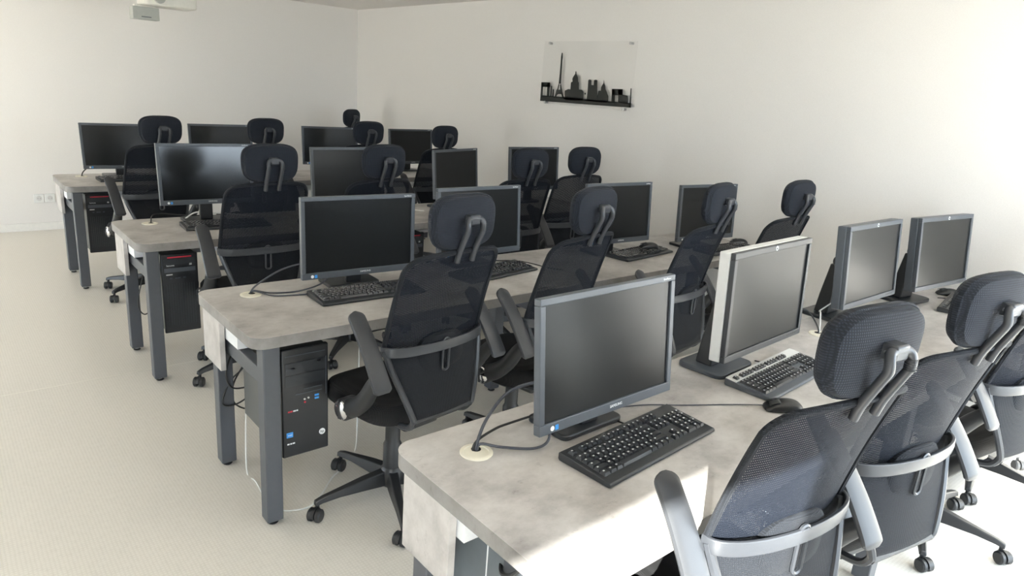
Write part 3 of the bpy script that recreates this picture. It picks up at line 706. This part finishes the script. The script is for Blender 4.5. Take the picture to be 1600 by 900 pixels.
tower('A', 0.690, 'grey', 'grey computer tower partly seen under the left edge of the nearest desk', 0.09)
tower('C', 2.05, 'red', 'black computer tower between monitor and headrest under the third desk row')

# ------------------------------------------------------------------ cables
def cable(label, pts, r=0.003, mat='cable_grey', n=8):
    return tag(MB().tube(spline(pts, n), r, 7).build('cable', mat), label, 'cable', 'computer cables')
Z = DH
# nearest row: three leads from the grommet
cable('thick grey lead rising from the nearest grommet to the monitor', [(0.752, 0.40, Z-0.03), (0.753, 0.402, Z+0.02), (0.80, 0.42, Z+0.075), (0.88, 0.425, Z+0.125), (0.98, 0.36, Z+0.16)], 0.0042)
cable('grey lead lying from the nearest grommet under the monitor', [(0.757, 0.398, Z-0.03), (0.757, 0.399, Z+0.016), (0.80, 0.365, Z+0.012), (0.87, 0.325, Z+0.006), (0.92, 0.325, Z+0.012), (0.94, 0.345, Z+0.05)], 0.0036)
cable('dark lead from the nearest grommet running behind the monitor foot', [(0.748, 0.404, Z-0.03), (0.748, 0.405, Z+0.018), (0.82, 0.42, Z+0.03), (0.90, 0.44, Z+0.02), (1.06, 0.46, Z+0.006), (1.10, 0.47, Z+0.004)], 0.0034, 'cable_black')
cable('thin grey cord of the free-lying mouse on the nearest desk', [(1.632, 0.140, Z+0.008), (1.55, 0.205, Z+0.003), (1.42, 0.28, Z+0.003), (1.33, 0.335, Z+0.004), (1.25, 0.37, Z+0.003)], 0.0019)
cable('dark leads at the second grommet of the nearest desk', [(2.485, 0.405, Z-0.03), (2.485, 0.405, Z+0.02), (2.46, 0.45, Z+0.085), (2.40, 0.49, Z+0.10), (2.32, 0.49, Z+0.115)], 0.003, 'cable_black')
cable('pale lead looping from the second grommet up to the thick monitor', [(2.49, 0.40, Z-0.03), (2.492, 0.402, Z+0.02), (2.51, 0.42, Z+0.08), (2.57, 0.45, Z+0.07), (2.66, 0.44, Z+0.10)], 0.003, 'silver_plastic')
# second row
cable('grey lead rising in an arc from the second row grommet to the screen', [(0.737, 1.874, Z-0.03), (0.738, 1.876, Z+0.015), (0.79, 1.872, Z+0.055), (0.87, 1.86, Z+0.095), (0.98, 1.81, Z+0.13)], 0.0036)
cable('grey lead lying from the second row grommet to the monitor foot', [(0.736, 1.873, Z-0.03), (0.737, 1.874, Z+0.012), (0.80, 1.835, Z+0.006), (0.90, 1.815, Z+0.005), (1.0, 1.82, Z+0.02), (1.05, 1.83, Z+0.05)], 0.0034)
cable('dark lead lying from the second row grommet to the keyboard', [(0.740, 1.873, Z-0.03), (0.741, 1.873, Z+0.010), (0.80, 1.80, Z+0.004), (0.90, 1.77, Z+0.004), (0.97, 1.765, Z+0.004)], 0.003)
cable('dark lead crossing the second desk between two chairs', [(2.00, 1.89, Z+0.004), (2.10, 1.84, Z+0.004), (2.14, 1.76, Z+0.003), (2.16, 1.66, Z+0.003), (2.2, 1.60, Z+0.003)], 0.0026, 'cable_black')
# third row
cable('black lead from the third row grommet toward the bright screen', [(0.724, 3.375, Z-0.03), (0.725, 3.376, Z+0.01), (0.74, 3.39, Z+0.04), (0.80, 3.40, Z+0.045), (0.88, 3.39, Z+0.035), (0.98, 3.36, Z+0.03)], 0.0036, 'cable_black')
cable('white lead looping on the third desk below the bright screen', [(0.90, 3.38, Z+0.01), (0.96, 3.36, Z+0.05), (1.05, 3.34, Z+0.045), (1.15, 3.34, Z+0.035), (1.28, 3.36, Z+0.01)], 0.004, 'cable_white')
cable('white lead on the third desk right of the second monitor row', [(2.12, 3.30, Z+0.004), (2.2, 3.34, Z+0.03), (2.32, 3.30, Z+0.01), (2.42, 3.22, Z+0.004)], 0.0036, 'cable_white')
cable('black lead on the farthest desk from its grommet to the leftmost screen', [(0.699, 5.258, Z-0.03), (0.70, 5.258, Z+0.02), (0.74, 5.26, Z+0.06), (0.80, 5.24, Z+0.075), (0.88, 5.2, Z+0.08)], 0.0042, 'cable_black')
# loops behind the second row tower
YBk = ROW['B'][1]
for i, (lab, pts) in enumerate([
    ('black cable loop hanging lowest behind the stickered tower', [(0.74, YBk-0.16, 0.61), (0.72, 1.86, 0.50), (0.66, 1.90, 0.36), (0.66, 1.90, 0.27), (0.72, 1.88, 0.24), (0.75, 1.84, 0.33)]),
    ('black cable swinging left behind the stickered tower', [(0.76, YBk-0.16, 0.61), (0.68, 1.88, 0.54), (0.62, 1.86, 0.44), (0.64, 1.86, 0.36), (0.72, 1.85, 0.36), (0.75, 1.83, 0.42)]),
    ('thin black cable in a narrow loop behind the stickered tower', [(0.72, YBk-0.16, 0.61), (0.70, 1.87, 0.45), (0.64, 1.88, 0.38), (0.60, 1.86, 0.30), (0.66, 1.86, 0.285), (0.75, 1.82, 0.36)])]):
    cable(lab, pts, 0.0034, 'cable_black')
cable('white network cable trailing over the floor past the second row legs', [(0.72, 1.84, 0.60), (0.70, 1.86, 0.40), (0.68, 1.84, 0.15), (0.66, 1.78, 0.006), (0.665, 1.70, 0.005), (0.655, 1.58, 0.005), (0.67, 1.46, 0.005), (0.76, 1.42, 0.005), (0.84, 1.47, 0.005), (0.93, 1.56, 0.005), (1.02, 1.62, 0.005), (1.12, 1.72, 0.005), (1.17, 1.80, 0.16), (1.20, 1.84, 0.60)], 0.0032, 'cable_white')
for i, (lab, pts, rr_, mt_) in enumerate([
    ('thick black cable drooping under the nearest desk edge', [(0.76, 0.30, 0.67), (0.755, 0.29, 0.62), (0.72, 0.24, 0.565), (0.675, 0.19, 0.56), (0.665, 0.14, 0.59), (0.68, 0.10, 0.65)], 0.0055, 'cable_black'),
    ('thin black cable hanging straight under the nearest desk', [(0.75, 0.33, 0.67), (0.74, 0.335, 0.58), (0.72, 0.35, 0.46), (0.70, 0.37, 0.33), (0.72, 0.36, 0.2)], 0.0028, 'cable_black'),
    ('black cable slanting to the end panel under the nearest desk', [(0.76, 0.32, 0.66), (0.72, 0.37, 0.60), (0.67, 0.43, 0.53), (0.66, 0.46, 0.47)], 0.0034, 'cable_black'),
    ('white cable beside the grey tower under the nearest desk', [(0.70, 0.50, 0.60), (0.68, 0.495, 0.50), (0.68, 0.505, 0.36), (0.69, 0.50, 0.2), (0.70, 0.505, 0.03)], 0.0032, 'cable_white')]):
    cable(lab, pts, rr_, mt_)
cable('black cable hanging behind the tower of the farthest row', [(0.66, 5.20, 0.61), (0.66, 5.25, 0.50), (0.63, 5.27, 0.38), (0.66, 5.24, 0.28), (0.72, 5.20, 0.30)], 0.0036, 'cable_black')
cable('black cable hanging behind the tower of the third row', [(0.68, 3.33, 0.61), (0.66, 3.36, 0.45), (0.62, 3.34, 0.30), (0.64, 3.30, 0.24), (0.70, 3.30, 0.28)], 0.0036, 'cable_black')

# ------------------------------------------------------------------ skyline panel on the right wall
SKY = [[(0.004,0.062),(0.996,0.058),(0.996,0.025),(0.003,0.016)],[(0.001,0.167),(0.024,0.167),(0.028,0.054),(0.003,0.056)],[(0.076,0.168),(0.106,0.169),(0.11,0.056),(0.08,0.057)],[(0.001,0.167),(0.106,0.169),(0.109,0.131),(0.003,0.129)],[(0.118,0.142),(0.134,0.141),(0.138,0.056),(0.12,0.057)],[(0.145,0.117),(0.16,0.116),(0.162,0.055),(0.146,0.056)],[(0.215,0.398),(0.218,0.403),(0.225,0.399),(0.231,0.368),(0.229,0.343),(0.233,0.244),(0.237,0.163),(0.21,0.162),(0.213,0.244),(0.212,0.343),(0.211,0.367)],[(0.21,0.164),(0.22,0.156),(0.213,0.114),(0.191,0.108),(0.201,0.127)],[(0.237,0.165),(0.255,0.116),(0.235,0.115),(0.227,0.156)],[(0.19,0.114),(0.255,0.119),(0.263,0.094),(0.249,0.083),(0.222,0.084),(0.2,0.074),(0.184,0.084)],[(0.183,0.085),(0.202,0.076),(0.19,0.052),(0.173,0.046)],[(0.249,0.087),(0.263,0.096),(0.275,0.076),(0.297,0.044),(0.272,0.048)],[(0.296,0.041),(0.29,0.112),(0.328,0.126),(0.352,0.124),(0.351,0.179),(0.368,0.185),(0.363,0.208),(0.372,0.224),(0.39,0.245),(0.391,0.264),(0.398,0.264),(0.403,0.243),(0.423,0.218),(0.428,0.187),(0.438,0.182),(0.445,0.128),(0.477,0.127),(0.499,0.114),(0.504,0.045)],[(0.513,0.107),(0.526,0.107),(0.526,0.093),(0.514,0.094)],[(0.542,0.044),(0.543,0.134),(0.54,0.204),(0.555,0.208),(0.572,0.204),(0.576,0.168),(0.602,0.167),(0.601,0.205),(0.619,0.209),(0.635,0.205),(0.656,0.048)],[(0.654,0.044),(0.652,0.092),(0.658,0.128),(0.668,0.131),(0.683,0.129),(0.682,0.156),(0.693,0.174),(0.702,0.185),(0.702,0.208),(0.71,0.185),(0.721,0.17),(0.728,0.143),(0.738,0.132),(0.744,0.124),(0.756,0.105),(0.765,0.094),(0.769,0.049)],[(0.795,0.148),(0.825,0.149),(0.835,0.053),(0.801,0.053)],[(0.795,0.149),(0.9,0.152),(0.905,0.108),(0.8,0.104)],[(0.857,0.149),(0.899,0.151),(0.905,0.113),(0.954,0.108),(0.963,0.085),(0.966,0.051),(0.869,0.052)],[(0.976,0.16),(0.983,0.161),(0.998,0.025),(0.982,0.026)]]
pt = thing('wall_panel', 'clear acrylic panel with a black city skyline silhouette on the side wall', 'wall art', (XW, 3.668, 1.506))
# local: along the wall is -y, away from the wall is -x
MB().box(-0.026, -0.021, -0.992, 0, 0, 0.489).build('acrylic_sheet', 'acrylic', pt, smooth=False)
sk = MB()
def area(q): return sum(q[i][0]*q[(i+1) % len(q)][1]-q[(i+1) % len(q)][0]*q[i][1] for i in range(len(q)))
for q in SKY:
    if area(q) < 0: q = list(reversed(q))
    n = len(q); sk.add([(-0.0266, -x, z) for x, z in q]+[(-0.0284, -x, z) for x, z in q], [tuple(range(n)), tuple(reversed(range(n, 2*n)))]+[(i, n+i, n+(i+1) % n, (i+1) % n) for i in range(n)])
sk.build('skyline_silhouette', 'ink_black', pt, smooth=False)
for by, bz in ((0.065, 0.474), (0.927, 0.474), (0.065, 0.008), (0.927, 0.008)):
    MB().lathe([(0, 0), (0.009, 0), (0.009, 0.026), (0.011, 0.027), (0.011, 0.032), (0, 0.033)], 16, Matrix.Rotation(R(-90), 4, 'Y')).build('standoff_bolt', 'bolt_steel', pt, loc=(0, -by, bz))

# ------------------------------------------------------------------ wall sockets and projector
for x, lab in ((0.582, 'left one of two white wall sockets above the baseboard'), (0.668, 'right one of two white wall sockets above the baseboard')):
    t = thing('wall_socket', lab, 'socket', (x, YB, 0.302), 0, 'sockets on the far wall')
    MB().box(-0.040, 0.040, -0.010, 0, -0.040, 0.040).build('cover_plate', 'white_plastic', t, bevel=0.003)
    ins = MB().lathe([(0.0, 0), (0.023, 0.0), (0.023, 0.003), (0.020, 0.0035), (0.0, 0.0035)], 24, Matrix.Translation((0, -0.010, 0)) @ Matrix.Rotation(R(90), 4, 'X')).build('socket_insert', 'socket_grey', t)
    for hx in (-0.009, 0.009): MB().lathe([(0, 0), (0.0026, 0), (0.0026, 0.0006), (0, 0.0006)], 10, Matrix.Translation((hx, -0.0135, 0)) @ Matrix.Rotation(R(90), 4, 'X')).build('pin_hole', 'ink_black', ins)
t = thing('ceiling_projector', 'white projector hung from the ceiling with a grey box below it', 'projector', (1.43, 5.5, 2.02))
MB().prism(rrect(-0.19, 0.19, -0.14, 0.14, 0.03, 5), 0, 0.10).build('projector_body', 'projector_white', t, bevel=0.01)
MB().lathe([(0.0, 0), (0.04, 0), (0.04, 0.03), (0.033, 0.032), (0.0, 0.03)], 20, Matrix.Translation((-0.09, -0.14, 0.055)) @ Matrix.Rotation(R(90), 4, 'X')).build('lens', 'projector_grey', t)
MB().box(-0.25, -0.06, 0.0, 0.11, -0.105, -0.012).build('lower_box', 'projector_grey', t, bevel=0.004)
MB().box(-0.19, -0.12, -0.0015, 0, -0.088, -0.082).build('box_slot', 'cable_grey', t, smooth=False)
MB().box(-0.23, -0.08, 0.02, 0.09, -0.012, 0.0).build('box_mount', 'projector_white', t, smooth=False)
MB().lathe([(0.02, 0.10), (0.02, HC-2.02-0.01), (0.06, HC-2.02-0.01), (0.06, HC-2.02)], 20).build('ceiling_mount', 'projector_white', t)
